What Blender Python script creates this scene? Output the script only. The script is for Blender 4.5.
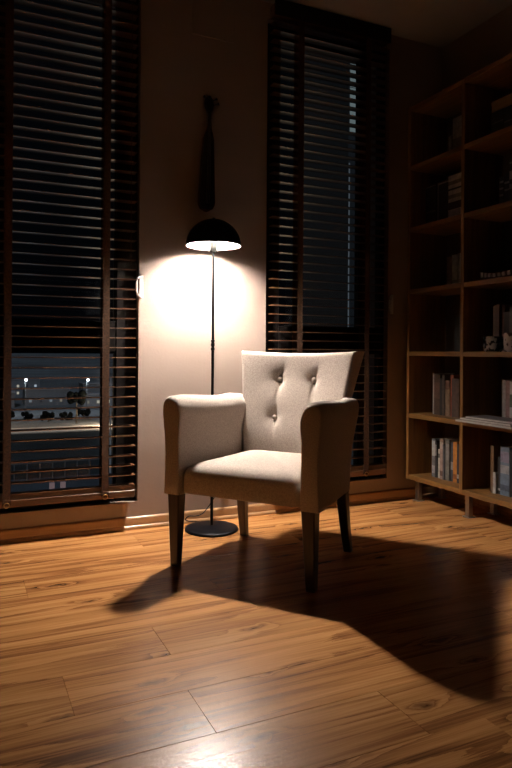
import bpy, bmesh, math, random
from mathutils import Vector, Matrix

for o in list(bpy.data.objects):
    bpy.data.objects.remove(o, do_unlink=True)
S = bpy.context.scene
COL = S.collection
R = math.radians
random.seed(7)

# ------------------------------------------------------------------ camera, sky, exposure
cam_d = bpy.data.cameras.new('camera')
cam_d.sensor_fit = 'HORIZONTAL'
cam_d.sensor_width = 24.0
cam_d.lens = 24.0 * 640.0 / 512.0
cam_d.shift_y = -32.0 / 512.0
cam_d.clip_start = 0.02
cam_d.clip_end = 6000
cam = bpy.data.objects.new('camera', cam_d)
COL.objects.link(cam)
cam.matrix_world = (Matrix.Translation((0, 0, 0.85)) @ Matrix.Rotation(R(-24.8), 4, 'Z')
                    @ Matrix.Rotation(R(90), 4, 'X') @ Matrix.Rotation(R(0.4), 4, 'Z'))
S.camera = cam

world = bpy.data.worlds.new('night_sky')
S.world = world
world.use_nodes = True
world.node_tree.nodes['Background'].inputs[0].default_value = (0.50, 0.68, 1.0, 1)
world.node_tree.nodes['Background'].inputs[1].default_value = 0.0016

outdoor_fill_d = bpy.data.lights.new('moon', 'SUN')  # added bluish fill for the ground outside; no moon is seen
outdoor_fill_d.energy = 1.3
outdoor_fill_d.color = (0.78, 0.88, 1.0)
outdoor_fill_d.angle = R(2)
moon = bpy.data.objects.new('moon', outdoor_fill_d)
COL.objects.link(moon)
moon.rotation_euler = (R(52), 0, R(-20))

S.view_settings.view_transform = 'Standard'
S.view_settings.look = 'None'
S.view_settings.gamma = 1
S.view_settings.exposure = 0.0
S.view_settings.use_curve_mapping = False
S.cycles.use_denoising = True
S.cycles.max_bounces = 8
S.cycles.diffuse_bounces = 4
S.cycles.sample_clamp_indirect = 6.0
S.cycles.caustics_reflective = False
S.cycles.caustics_refractive = False

BULB = 2250.0
SPOT = 185.0
LIGHT = (1.0, 0.88, 0.77)

# ------------------------------------------------------------------ material helpers
def nodes(name):
    m = bpy.data.materials.new(name)
    m.use_nodes = True
    nt = m.node_tree
    return m, nt, nt.nodes['Principled BSDF']

def N(nt, kind, **kw):
    n = nt.nodes.new(kind)
    for k, v in kw.items():
        if k in n.inputs.keys() if hasattr(n.inputs, 'keys') else False:
            n.inputs[k].default_value = v
        else:
            setattr(n, k, v)
    return n

def L(nt, a, b):
    nt.links.new(a, b)

def math_n(nt, op, a, b=None, clamp=False):
    n = nt.nodes.new('ShaderNodeMath')
    n.operation = op
    n.use_clamp = clamp
    for i, v in enumerate((a, b)):
        if v is None:
            continue
        if isinstance(v, (int, float)):
            n.inputs[i].default_value = v
        else:
            L(nt, v, n.inputs[i])
    return n.outputs[0]

def mix_col(nt, fac, a, b, mode='MIX'):
    n = nt.nodes.new('ShaderNodeMix')
    n.data_type = 'RGBA'
    n.blend_type = mode
    for sock, v in ((n.inputs[0], fac), (n.inputs[6], a), (n.inputs[7], b)):
        if isinstance(v, (int, float)):
            sock.default_value = v
        elif isinstance(v, tuple):
            sock.default_value = (*v, 1) if len(v) == 3 else v
        else:
            L(nt, v, sock)
    return n.outputs[2]

def mapped(nt, scale, offset_random=False):
    tc = nt.nodes.new('ShaderNodeTexCoord')
    src = tc.outputs['Object']
    if offset_random:
        oi = nt.nodes.new('ShaderNodeObjectInfo')
        cx = nt.nodes.new('ShaderNodeCombineXYZ')
        L(nt, math_n(nt, 'MULTIPLY', oi.outputs['Random'], 37.0), cx.inputs[0])
        L(nt, math_n(nt, 'MULTIPLY', oi.outputs['Random'], 91.0), cx.inputs[1])
        L(nt, math_n(nt, 'MULTIPLY', oi.outputs['Random'], 13.0), cx.inputs[2])
        va = nt.nodes.new('ShaderNodeVectorMath')
        va.operation = 'ADD'
        L(nt, src, va.inputs[0]); L(nt, cx.outputs[0], va.inputs[1])
        src = va.outputs[0]
    mp = nt.nodes.new('ShaderNodeMapping')
    mp.inputs['Scale'].default_value = scale
    L(nt, src, mp.inputs[0])
    return mp.outputs[0]

def noise(nt, vec, scale, detail=3, rough=0.5, dist=0.0):
    n = nt.nodes.new('ShaderNodeTexNoise')
    n.inputs['Scale'].default_value = scale
    n.inputs['Detail'].default_value = detail
    n.inputs['Roughness'].default_value = rough
    n.inputs['Distortion'].default_value = dist
    L(nt, vec, n.inputs['Vector'])
    return n.outputs[0]

def ramp(nt, fac, stops):
    n = nt.nodes.new('ShaderNodeValToRGB')
    e = n.color_ramp.elements
    while len(e) < len(stops):
        e.new(0.5)
    for el, (p, c) in zip(e, stops):
        el.position = p
        el.color = (*c, 1) if len(c) == 3 else c
    L(nt, fac, n.inputs[0])
    return n.outputs[0]

def bump(nt, bsdf, height, strength, distance):
    b = nt.nodes.new('ShaderNodeBump')
    b.inputs['Strength'].default_value = strength
    b.inputs['Distance'].default_value = distance
    L(nt, height, b.inputs['Height'])
    L(nt, b.outputs[0], bsdf.inputs['Normal'])

MATS = {}
def plain(name, col, rough=0.5, metal=0.0, vary=0.12, scale=30.0, bmp=0.0, spec=0.5):
    """a painted or moulded surface: a slight mottling of the colour, a little relief"""
    if name in MATS:
        return MATS[name]
    m, nt, b = nodes(name)
    v = mapped(nt, (1, 1, 1))
    f = noise(nt, v, scale, 4)
    lo = tuple(c * (1 - vary) for c in col)
    hi = tuple(min(1, c * (1 + vary)) for c in col)
    L(nt, ramp(nt, f, [(0.3, lo), (0.7, hi)]), b.inputs['Base Color'])
    b.inputs['Roughness'].default_value = rough
    b.inputs['Metallic'].default_value = metal
    b.inputs['Specular IOR Level'].default_value = spec
    if bmp:
        bump(nt, b, noise(nt, v, scale * 3, 3), bmp, 0.002)
    MATS[name] = m
    return m

def wood(name, dark, light, axis='X', rough=0.45, scale=1.0, bmp=0.15):
    """straight-grained wood, the grain running along one axis of the object"""
    if name in MATS:
        return MATS[name]
    m, nt, b = nodes(name)
    sc = {'X': (1.2, 22, 22), 'Y': (22, 1.2, 22), 'Z': (22, 22, 1.2)}[axis]
    v = mapped(nt, tuple(s * scale for s in sc), True)
    f = noise(nt, v, 1.6, 5, 0.6, 0.6)
    g = noise(nt, v, 6.0, 3, 0.6)
    h = math_n(nt, 'ADD', math_n(nt, 'MULTIPLY', f, 0.7), math_n(nt, 'MULTIPLY', g, 0.3))
    L(nt, ramp(nt, h, [(0.32, dark), (0.68, light)]), b.inputs['Base Color'])
    b.inputs['Roughness'].default_value = rough
    if bmp:
        bump(nt, b, h, bmp, 0.001)
    MATS[name] = m
    return m

def emit(name, col, strength):
    if name in MATS:
        return MATS[name]
    m, nt, b = nodes(name)
    b.inputs['Base Color'].default_value = (0, 0, 0, 1)
    b.inputs['Emission Color'].default_value = (*col, 1)
    b.inputs['Emission Strength'].default_value = strength
    MATS[name] = m
    return m

def floor_material():
    m, nt, b = nodes('oak_laminate')
    v = mapped(nt, (1, 1, 1), True)
    sx = nt.nodes.new('ShaderNodeMapping')
    sx.inputs['Scale'].default_value = (0.36, 4.2, 1)
    L(nt, v, sx.inputs[0])
    # knots: cell centres of a stretched voronoi
    vk = nt.nodes.new('ShaderNodeMapping')
    vk.inputs['Scale'].default_value = (2.3, 7.5, 0)
    wv = nt.nodes.new('ShaderNodeTexNoise'); wv.inputs['Scale'].default_value = 22.0
    L(nt, v, wv.inputs['Vector'])
    ws = nt.nodes.new('ShaderNodeVectorMath'); ws.operation = 'SCALE'; ws.inputs['Scale'].default_value = 0.035
    L(nt, wv.outputs['Color'], ws.inputs[0])
    wa = nt.nodes.new('ShaderNodeVectorMath'); wa.operation = 'ADD'
    L(nt, v, wa.inputs[0]); L(nt, ws.outputs[0], wa.inputs[1])
    L(nt, wa.outputs[0], vk.inputs[0])
    vor = nt.nodes.new('ShaderNodeTexVoronoi')
    vor.voronoi_dimensions = '2D'
    vor.inputs['Scale'].default_value = 1.0
    vor.inputs['Randomness'].default_value = 1.0
    L(nt, vk.outputs[0], vor.inputs['Vector'])
    d = vor.outputs['Distance']
    keep = math_n(nt, 'GREATER_THAN', nt_sep(nt, vor.outputs['Color']), 0.60)
    near = math_n(nt, 'MULTIPLY', math_n(nt, 'SUBTRACT', 1.0, math_n(nt, 'MULTIPLY', d, 3.4), True), keep)
    near2 = math_n(nt, 'POWER', near, 2.0)
    core = math_n(nt, 'MULTIPLY', math_n(nt, 'SUBTRACT', 1.0, math_n(nt, 'MULTIPLY', d, 8.0), True), keep)
    # growth rings: contour lines of a slow field that swells round the knots
    f = noise(nt, sx.outputs[0], 1.0, 2, 0.45, 0.25)
    field = math_n(nt, 'ADD', math_n(nt, 'MULTIPLY', f, 11.0), math_n(nt, 'MULTIPLY', near2, 2.2))
    fine = nt.nodes.new('ShaderNodeMapping')
    fine.inputs['Scale'].default_value = (3.0, 120, 1)
    L(nt, v, fine.inputs[0])
    streak = noise(nt, fine.outputs[0], 1.0, 4, 0.65)
    field = math_n(nt, 'ADD', field, math_n(nt, 'MULTIPLY', streak, 0.5))
    ring = math_n(nt, 'FRACT', field)
    ring = math_n(nt, 'POWER', ring, 2.2)
    broad = nt.nodes.new('ShaderNodeMapping')
    broad.inputs['Scale'].default_value = (0.9, 12, 1)
    L(nt, v, broad.inputs[0])
    band = noise(nt, broad.outputs[0], 1.0, 3, 0.55, 0.3)
    t = math_n(nt, 'ADD', math_n(nt, 'MULTIPLY', ring, 0.20),
               math_n(nt, 'ADD', math_n(nt, 'MULTIPLY', streak, 0.46), math_n(nt, 'MULTIPLY', band, 0.50)))
    col = ramp(nt, t, [(0.34, (0.71, 0.360, 0.135)), (0.52, (0.54, 0.245, 0.082)),
                       (0.64, (0.35, 0.145, 0.045)), (0.78, (0.15, 0.060, 0.020))])
    col = mix_col(nt, math_n(nt, 'MULTIPLY', core, 0.9), col, (0.075, 0.026, 0.008))
    oi = nt.nodes.new('ShaderNodeObjectInfo')
    hsv = nt.nodes.new('ShaderNodeHueSaturation')
    L(nt, math_n(nt, 'ADD', math_n(nt, 'MULTIPLY', oi.outputs['Random'], 0.22), 0.88), hsv.inputs['Value'])
    L(nt, col, hsv.inputs['Color'])
    L(nt, hsv.outputs[0], b.inputs['Base Color'])
    rn = noise(nt, v, 9.0, 4)
    L(nt, math_n(nt, 'ADD', math_n(nt, 'MULTIPLY', rn, 0.06), 0.225), b.inputs['Roughness'])
    b.inputs['Specular IOR Level'].default_value = 0.95
    b.inputs['IOR'].default_value = 1.5
    grit = noise(nt, v, 260.0, 3)
    bump(nt, b, math_n(nt, 'ADD', math_n(nt, 'MULTIPLY', streak, 0.6), math_n(nt, 'MULTIPLY', grit, 0.9)), 0.13, 0.0012)
    return m

def nt_sep(nt, col):
    s = nt.nodes.new('ShaderNodeSeparateColor')
    L(nt, col, s.inputs[0])
    return s.outputs[0]

def fabric_material():
    m, nt, b = nodes('beige_upholstery')
    v = mapped(nt, (1, 1, 1))
    a = noise(nt, v, 190.0, 2, 0.6)
    c = noise(nt, v, 900.0, 2, 0.6)
    t = math_n(nt, 'ADD', math_n(nt, 'MULTIPLY', a, 0.5), math_n(nt, 'MULTIPLY', c, 0.5))
    L(nt, ramp(nt, t, [(0.32, (0.31, 0.255, 0.22)), (0.66, (0.60, 0.52, 0.46))]), b.inputs['Base Color'])
    b.inputs['Roughness'].default_value = 0.9
    b.inputs['Sheen Weight'].default_value = 0.15
    b.inputs['Specular IOR Level'].default_value = 0.2
    bump(nt, b, t, 0.35, 0.0015)
    return m

def wall_material():
    m, nt, b = nodes('beige_plaster')
    v = mapped(nt, (1, 1, 1))
    big = noise(nt, mapped(nt, (0.8, 0.8, 2.4)), 2.0, 4)
    L(nt, ramp(nt, big, [(0.3, (0.305, 0.238, 0.205)), (0.7, (0.345, 0.272, 0.236))]), b.inputs['Base Color'])
    b.inputs['Roughness'].default_value = 0.75
    b.inputs['Specular IOR Level'].default_value = 0.25
    h = math_n(nt, 'ADD', noise(nt, v, 90.0, 3), math_n(nt, 'MULTIPLY', noise(nt, mapped(nt, (3, 3, 26)), 1.0, 2), 0.6))
    bump(nt, b, h, 0.12, 0.004)
    return m

def glass_material():
    m = bpy.data.materials.new('window_glass')
    m.use_nodes = True
    nt = m.node_tree
    nt.nodes.clear()
    out = nt.nodes.new('ShaderNodeOutputMaterial')
    tr = nt.nodes.new('ShaderNodeBsdfTransparent')
    tr.inputs[0].default_value = (0.86, 0.90, 0.93, 1)
    gl = nt.nodes.new('ShaderNodeBsdfGlossy')
    gl.inputs['Roughness'].default_value = 0.02
    df = nt.nodes.new('ShaderNodeBsdfDiffuse')
    df.inputs[0].default_value = (0.55, 0.62, 0.72, 1)
    fr = nt.nodes.new('ShaderNodeFresnel')
    fr.inputs[0].default_value = 1.45
    mx = nt.nodes.new('ShaderNodeMixShader')
    L(nt, fr.outputs[0], mx.inputs[0]); L(nt, tr.outputs[0], mx.inputs[1]); L(nt, gl.outputs[0], mx.inputs[2])
    # a film of dust and a few wiping streaks
    du = noise(nt, mapped(nt, (14, 1, 3)), 2.0, 5, 0.7)
    dust = ramp(nt, du, [(0.45, (0, 0, 0)), (0.8, (0.05, 0.05, 0.05))])
    mx2 = nt.nodes.new('ShaderNodeMixShader')
    L(nt, dust, mx2.inputs[0]); L(nt, mx.outputs[0], mx2.inputs[1]); L(nt, df.outputs[0], mx2.inputs[2])
    L(nt, mx2.outputs[0], out.inputs[0])
    return m

M_FLOOR = floor_material()
M_FABRIC = fabric_material()
M_WALL = wall_material()
M_GLASS = glass_material()
M_CEIL = plain('ceiling_paint', (0.34, 0.31, 0.29), 0.9, vary=0.05, scale=6)
M_DARKWALL = plain('darkened_wall', (0.05, 0.038, 0.03), 0.85, vary=0.08, scale=8)  # unseen walls coloured dark to cut bounce light in the room
M_FRAME = plain('dark_window_frame', (0.006, 0.005, 0.005), 0.5, vary=0.2, scale=20, spec=0.12)
M_SLAT = wood('dark_stained_slat', (0.062, 0.028, 0.014), (0.19, 0.086, 0.038), 'X', 0.38)
M_TAPE = plain('brown_cotton_tape', (0.055, 0.024, 0.010), 0.95, vary=0.5, scale=150, bmp=0.5)
M_BASE = wood('baseboard_wood', (0.34, 0.19, 0.09), (0.55, 0.34, 0.18), 'X', 0.25)
M_SHELF = wood('bookcase_wood', (0.105, 0.046, 0.012), (0.25, 0.118, 0.030), 'Y', 0.5)
M_SHELFV = wood('bookcase_upright_wood', (0.105, 0.046, 0.012), (0.25, 0.118, 0.030), 'Z', 0.5)
M_BACKP = plain('bookcase_back_board', (0.045, 0.022, 0.012), 0.7, vary=0.2, scale=12)
M_LEG = wood('dark_walnut_leg', (0.020, 0.009, 0.006), (0.055, 0.023, 0.012), 'Z', 0.3)
M_BLACK = plain('satin_black_metal', (0.005, 0.006, 0.009), 0.5, 0.0, vary=0.2, scale=60, spec=0.15)
M_BLACKP = plain('matt_black_lamp_base', (0.003, 0.0033, 0.0055), 0.45, 0.0, vary=0.2, scale=60, spec=0.10)
M_WHITE_IN = plain('white_enamel', (0.86, 0.84, 0.80), 0.5, vary=0.02, scale=20)
M_SOCKET = plain('grey_bakelite', (0.006, 0.006, 0.006), 0.5, vary=0.1, scale=60, spec=0.1)
M_CHROME = plain('brushed_steel', (0.45, 0.44, 0.42), 0.35, 1.0, vary=0.1, scale=80)
M_WPLASTIC = plain('white_plastic', (0.72, 0.70, 0.66), 0.4, vary=0.04, scale=30)
M_BRASS = plain('dull_brass', (0.35, 0.22, 0.08), 0.4, 1.0, vary=0.15, scale=90)

# ------------------------------------------------------------------ mesh helpers
class MB:
    def __init__(self):
        self.v = []; self.f = []
    def add(self, vs, fs):
        o = len(self.v)
        self.v += [tuple(p) for p in vs]
        self.f += [tuple(i + o for i in q) for q in fs]
        return self
    def box(self, a, b, ch=0.0):
        (x0, y0, z0), (x1, y1, z1) = a, b
        if not ch:
            vs = [(x, y, z) for z in (z0, z1) for y in (y0, y1) for x in (x0, x1)]
            return self.add(vs, [(0, 2, 3, 1), (4, 5, 7, 6), (0, 1, 5, 4), (2, 6, 7, 3), (0, 4, 6, 2), (1, 3, 7, 5)])
        bm = bmesh.new()
        bmesh.ops.create_cube(bm, size=1)
        for q in bm.verts:
            q.co = Vector(((x0 + x1) / 2 + q.co.x * (x1 - x0), (y0 + y1) / 2 + q.co.y * (y1 - y0), (z0 + z1) / 2 + q.co.z * (z1 - z0)))
        bmesh.ops.bevel(bm, geom=list(bm.edges), offset=ch, segments=1, affect='EDGES')
        bm.verts.index_update()
        self.add([q.co[:] for q in bm.verts], [[q.index for q in f.verts] for f in bm.faces])
        bm.free()
        return self
    def loft(self, rings, cap=True, closed=True):
        n = len(rings[0]); fs = []
        vs = [p for r in rings for p in r]
        for i in range(len(rings) - 1):
            for j in range(n if closed else n - 1):
                k = (j + 1) % n
                fs.append((i * n + j, i * n + k, (i + 1) * n + k, (i + 1) * n + j))
        if cap:
            fs.append(tuple(reversed(range(n))))
            fs.append(tuple(range((len(rings) - 1) * n, len(rings) * n)))
        return self.add(vs, fs)
    def lathe(self, prof, n=32, c=(0, 0), cap=False):
        rings = [[(c[0] + r * math.cos(2 * math.pi * k / n), c[1] + r * math.sin(2 * math.pi * k / n), z) for k in range(n)] for r, z in prof]
        return self.loft(rings, cap)
    def tube(self, pts, rad, n=8, cap=True):
        pts = [Vector(p) for p in pts]
        rings = []
        for i, p in enumerate(pts):
            t = (pts[min(i + 1, len(pts) - 1)] - pts[max(i - 1, 0)]).normalized()
            a = Vector((0, 0, 1)) if abs(t.z) < 0.9 else Vector((1, 0, 0))
            u = t.cross(a).normalized(); w = t.cross(u)
            r = rad[i] if isinstance(rad, (list, tuple)) else rad
            rings.append([p + u * r * math.cos(2 * math.pi * k / n) + w * r * math.sin(2 * math.pi * k / n) for k in range(n)])
        return self.loft(rings, cap)
    def sphere(self, c, r, n=14, m=8, sz=1.0):
        prof = [(max(1e-4, r * math.sin(math.pi * i / m)), c[2] - sz * r * math.cos(math.pi * i / m)) for i in range(m + 1)]
        return self.lathe(prof, n, (c[0], c[1]))
    def mesh(self, name, smooth=None):
        me = bpy.data.meshes.new(name)
        me.from_pydata(self.v, [], self.f)
        bm = bmesh.new(); bm.from_mesh(me)
        bmesh.ops.recalc_face_normals(bm, faces=bm.faces)
        if smooth is not None:
            for f in bm.faces:
                f.smooth = True
            for e in bm.edges:
                if len(e.link_faces) == 2 and e.calc_face_angle(0) > R(smooth):
                    e.smooth = False
        bm.to_mesh(me); bm.free()
        return me

def obj(name, mb, mat, parent=None, smooth=None, loc=None):
    me = mb if isinstance(mb, bpy.types.Mesh) else mb.mesh(name, smooth)
    if not me.materials:
        me.materials.append(mat)
    o = bpy.data.objects.new(name, me)
    COL.objects.link(o)
    if parent:
        o.parent = parent
    if loc:
        o.location = loc
    return o

def tag(o, label, cat, group=None):
    o['label'] = label; o['category'] = cat
    if group:
        o['group'] = group
    return o

def struct(o, label=None, cat=None):
    o['kind'] = 'structure'
    if label: o['label'] = label
    if cat: o['category'] = cat
    return o

def empty(name, loc=(0, 0, 0), rz=0.0):
    o = bpy.data.objects.new(name, None)
    o.empty_display_size = 0.1
    COL.objects.link(o)
    o.location = loc; o.rotation_euler = (0, 0, rz)
    return o

# ------------------------------------------------------------------ the room
XL, XR, YF, YW, ZC = -1.6, 2.62, -1.5, 3.03, 2.685
O1 = (0.015, 0.778)     # window openings along x
O2 = (1.455, 2.235)
OZ = (0.128, 2.60)

# floor with laminate planks
fl = struct(obj('floor', MB().box((XL - .25, YF - .25, -0.2), (XR + .25, YW + .25, -0.009)), M_FRAME),
            'honey brown oak laminate floor laid in long planks', 'floor')
PW, PLEN, GAP = 0.198, 1.38, 0.00015
plank_meshes = {}
def plank_mesh(l, w):
    key = (round(l, 4), round(w, 4))
    if key not in plank_meshes:
        mb = MB(); c = 0.0007
        def ring(i, z):
            return [(-l / 2 + i, -w / 2 + i, z), (l / 2 - i, -w / 2 + i, z), (l / 2 - i, w / 2 - i, z), (-l / 2 + i, w / 2 - i, z)]
        mb.loft([ring(0, -0.009), ring(0, -c), ring(c, 0)])
        plank_meshes[key] = mb.mesh('plank')
    return plank_meshes[key]
fixed = {0: 0.524, 1: 0.247, 2: 0.541}
rnd = random.Random(11)
for k in range(-15, 9):
    y0, y1 = 1.330 + PW * k, 1.330 + PW * (k + 1)
    y0, y1 = max(y0, YF), min(y1, YW)
    if y1 - y0 < 0.01:
        continue
    j = fixed.get(k, rnd.uniform(0, PLEN))
    cuts = sorted(x for x in [j + PLEN * i for i in range(-4, 5)] if XL < x < XR)
    xs = [XL] + cuts + [XR]
    for a, b_ in zip(xs[:-1], xs[1:]):
        if b_ - a < 0.02:
            continue
        obj('plank', plank_mesh(b_ - a - 2 * GAP, y1 - y0 - 2 * GAP), M_FLOOR, fl, loc=((a + b_) / 2, (y0 + y1) / 2, 0))

struct(obj('ceiling', MB().box((XL - .25, YF - .25, ZC), (XR + .25, YW + .25, ZC + .2)), M_CEIL),
       'plain pale ceiling in deep shade', 'ceiling')
mb = MB()
for x0, x1 in ((XL - .25, O1[0]), (O1[1], O2[0]), (O2[1], XR + .25)):
    mb.box((x0, YW, -0.2), (x1, YW + .25, ZC + .1))
for x0, x1 in (O1, O2):
    mb.box((x0, YW, -0.2), (x1, YW + .25, OZ[0]))
    mb.box((x0, YW, OZ[1]), (x1, YW + .25, ZC + .1))
struct(obj('wall_back', mb, M_WALL), 'beige painted wall between and around the two tall windows', 'wall')
struct(obj('wall_right', MB().box((XR, YF - .25, -0.2), (XR + .25, YW + .25, ZC + .1)), M_WALL), 'beige wall behind the bookcase', 'wall')
struct(obj('wall_left', MB().box((XL - .25, YF - .25, -0.2), (XL, YW + .25, ZC + .1)), M_DARKWALL), 'side wall out of view, darkened to cut bounce light', 'wall')
struct(obj('wall_front', MB().box((XL - .25, YF - .25, -0.2), (XR + .25, YF, ZC + .1)), M_DARKWALL), 'wall facing the windows, out of view, darkened to cut bounce light', 'wall')

def baseboard(name, pts, along):
    # a flat board with a rounded top and a quarter-round shoe at the floor
    prof = [(0, 0), (0.022, 0), (0.0225, 0.006), (0.021, 0.012), (0.0175, 0.016), (0.0135, 0.018), (0.0135, 0.046),
            (0.0125, 0.052), (0.009, 0.056), (0.004, 0.058), (0, 0.058)]
    mb = MB()
    if along == 'x':
        rings = [[(x, YW - d, z) for d, z in prof] for x in pts]
    else:
        rings = [[(XR - d, y, z) for d, z in prof] for y in pts]
    mb.loft(rings)
    return struct(obj(name, mb, M_BASE, smooth=40), 'low brown wooden baseboard along the wall', 'baseboard')
baseboard('baseboard_back', (XL, XR), 'x')
baseboard('baseboard_right', (YF, YW - 0.023), 'y')

# windows: dark frames, transom, panes
def window(name, op, panes, label):
    x0, x1 = op
    fy0, fy1 = 3.065, 3.135
    w = struct(empty(name, ((x0 + x1) / 2, 3.1, OZ[0])), label, 'window')
    cx, cz = (x0 + x1) / 2, OZ[0]
    def rel(a, b):
        return (a[0] - cx, a[1] - 3.1, a[2] - cz), (b[0] - cx, b[1] - 3.1, b[2] - cz)
    xs = [x0] + [q for p in panes for q in p] + [x1]
    for a, b_ in zip(xs[0::2], xs[1::2]):
        obj('window_stile', MB().box(*rel((a, fy0, OZ[0]), (b_, fy1, OZ[1])), 0.004), M_FRAME, w)
    for (a, b_), rails in zip(panes, [((OZ[0], 0.20), (0.845, 0.992), (2.53, OZ[1]))] * len(panes)):
        for z0, z1 in rails:
            obj('window_rail', MB().box(*rel((a, fy0 + .002, z0), (b_, fy1 - .002, z1)), 0.004), M_FRAME, w)
        for z0, z1 in ((0.20, 0.845), (0.992, 2.53)):
            pn = obj('window_pane', MB().box(*rel((a - .006, 3.096, z0 - .006), (b_ + .006, 3.102, z1 + .006))), M_GLASS, w)
            bead = MB()
            for q0, q1 in (((a, z0), (a + .004, z1)), ((b_ - .004, z0), (b_, z1)), ((a, z0), (b_, z0 + .004)), ((a, z1 - .004), (b_, z1))):
                bead.box(*rel((q0[0], 3.085, q0[1]), (q1[0], 3.0955, q1[1])))
            obj('glazing_bead', bead, M_FRAME, w)
    return w
window('window_1', O1, [(0.189, 0.676)], 'dark framed window with a transom over the night street, beside the bright wall')
window('window_2', O2, [(1.551, 2.072), (2.135, 2.215)], 'dark framed window with a narrow side pane behind the armchair')

# wall access cover high on the pier
pc = struct(obj('trim_1', MB().box((1.035, YW - 0.006, 2.43), (1.262, YW + .001, 2.675), 0.002), M_WALL),
            'painted cover panel high on the wall', 'panel')

# ------------------------------------------------------------------ venetian blinds
SL_Y0, SL_Y1 = 2.972, 3.022
def blind(x0, x1, label):
    w = x1 - x0
    cx, cy = (x0 + x1) / 2, (SL_Y0 + SL_Y1) / 2
    b = empty('venetian_blind', (cx, cy, 0.165))
    tag(b, label, 'blind', 'dark wooden venetian blinds')
    def z(v): return v - 0.165
    obj('headrail', MB().box((-w / 2, -0.02, z(2.60)), (w / 2, 0.03, z(2.66)), 0.002), M_SLAT, b)
    obj('valance', MB().box((-w / 2 - .002, -0.042, z(2.595)), (w / 2 + .002, -0.030, z(2.678)), 0.003), M_FRAME, b)
    # a slat: slightly crowned across its width
    n = 4; prof = []
    for i in range(n + 1):
        u = -1 + 2 * i / n
        prof.append((u * 0.025, 0.0016 + 0.0012 * (1 - u * u)))
    for i in range(n, -1, -1):
        u = -1 + 2 * i / n
        prof.append((u * 0.025, -0.0016 + 0.0012 * (1 - u * u)))
    me = MB().loft([[(-w / 2, p, q) for p, q in prof], [(w / 2, p, q) for p, q in prof]]).mesh('slat')
    rr = random.Random(int(x0 * 100))
    k = 0
    for i in range(-13, 38):
        zz = 0.865 + 0.046 * i
        o = obj('slat', me, M_SLAT, b, loc=(rr.uniform(-.0015, .0015), 0, z(zz)))
        o.rotation_euler = (R(rr.uniform(-1.2, 1.2)), R(rr.uniform(-.06, .06)), 0)
    obj('bottom_rail', MB().box((-w / 2, -0.027, 0.0), (w / 2, 0.027, 0.034), 0.004), M_SLAT, b)
    for i in range(4):
        obj('slat', me, M_SLAT, b, loc=(0, 0, 0.0375 + 0.0058 * i))
    for tx in (-w / 2 + 0.160, w / 2 - 0.141):
        for sy in (-1, 1):
            obj('ladder_tape', MB().box((tx - .016, sy * 0.0285 - .0006, 0.03), (tx + .016, sy * 0.0285 + .0006, z(2.60))), M_TAPE, b)
        ring = MB()
        pts = [(tx + 0.011 * math.cos(a * math.pi / 8), -0.0335, 0.012 + 0.011 * math.sin(a * math.pi / 8)) for a in range(17)]
        ring.tube(pts, 0.0022, 6, False)
        obj('tape_clip', MB().box((tx - .018, -0.031, 0.012), (tx + .018, -0.0272, 0.036), 0.001), M_TAPE, b)
        obj('tape_ring', ring, M_BRASS, b, smooth=60)
    cord = MB()
    cord.tube([(w / 2 - .03, -0.036, z(2.6)), (w / 2 - .03, -0.036, z(1.25))], 0.0012, 5)
    obj('pull_cord', cord, M_TAPE, b)
    return b
blind(0.026, 0.751, 'dark wooden venetian blind over the window left of the lit wall, street lamps shining through')
blind(1.466, 2.191, 'dark wooden venetian blind hanging behind the armchair next to the bookcase')

def cleat(x, z, label):
    c = empty('cord_cleat', (x, YW, z))
    tag(c, label, 'cleat', 'cord cleats beside the blinds')
    bow = [(0, -0.006, -0.050), (-0.010, -0.012, -0.049), (-0.020, -0.014, -0.040), (-0.025, -0.014, -0.02), (-0.026, -0.014, 0.0), (-0.025, -0.014, 0.02), (-0.020, -0.014, 0.040), (-0.010, -0.012, 0.049), (0, -0.006, 0.050)]
    obj('grip', MB().tube(bow, 0.0048, 8), M_WPLASTIC, c, smooth=60)
    obj('back_plate', MB().box((-.009, -.004, -.056), (.009, 0.0, .056), 0.0015), M_WPLASTIC, c)
cleat(0.789, 1.160, 'white plastic cord cleat on the brightly lit wall edge')
cleat(2.262, 1.13, 'white plastic cord cleat on the dim wall strip beside the bookcase')

# ------------------------------------------------------------------ armchair
CH = empty('armchair', (1.1613, 2.3685, 0), math.atan2(-0.79, 0.613))
tag(CH, 'beige upholstered armchair with buttoned back and tapered dark legs', 'armchair')

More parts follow.
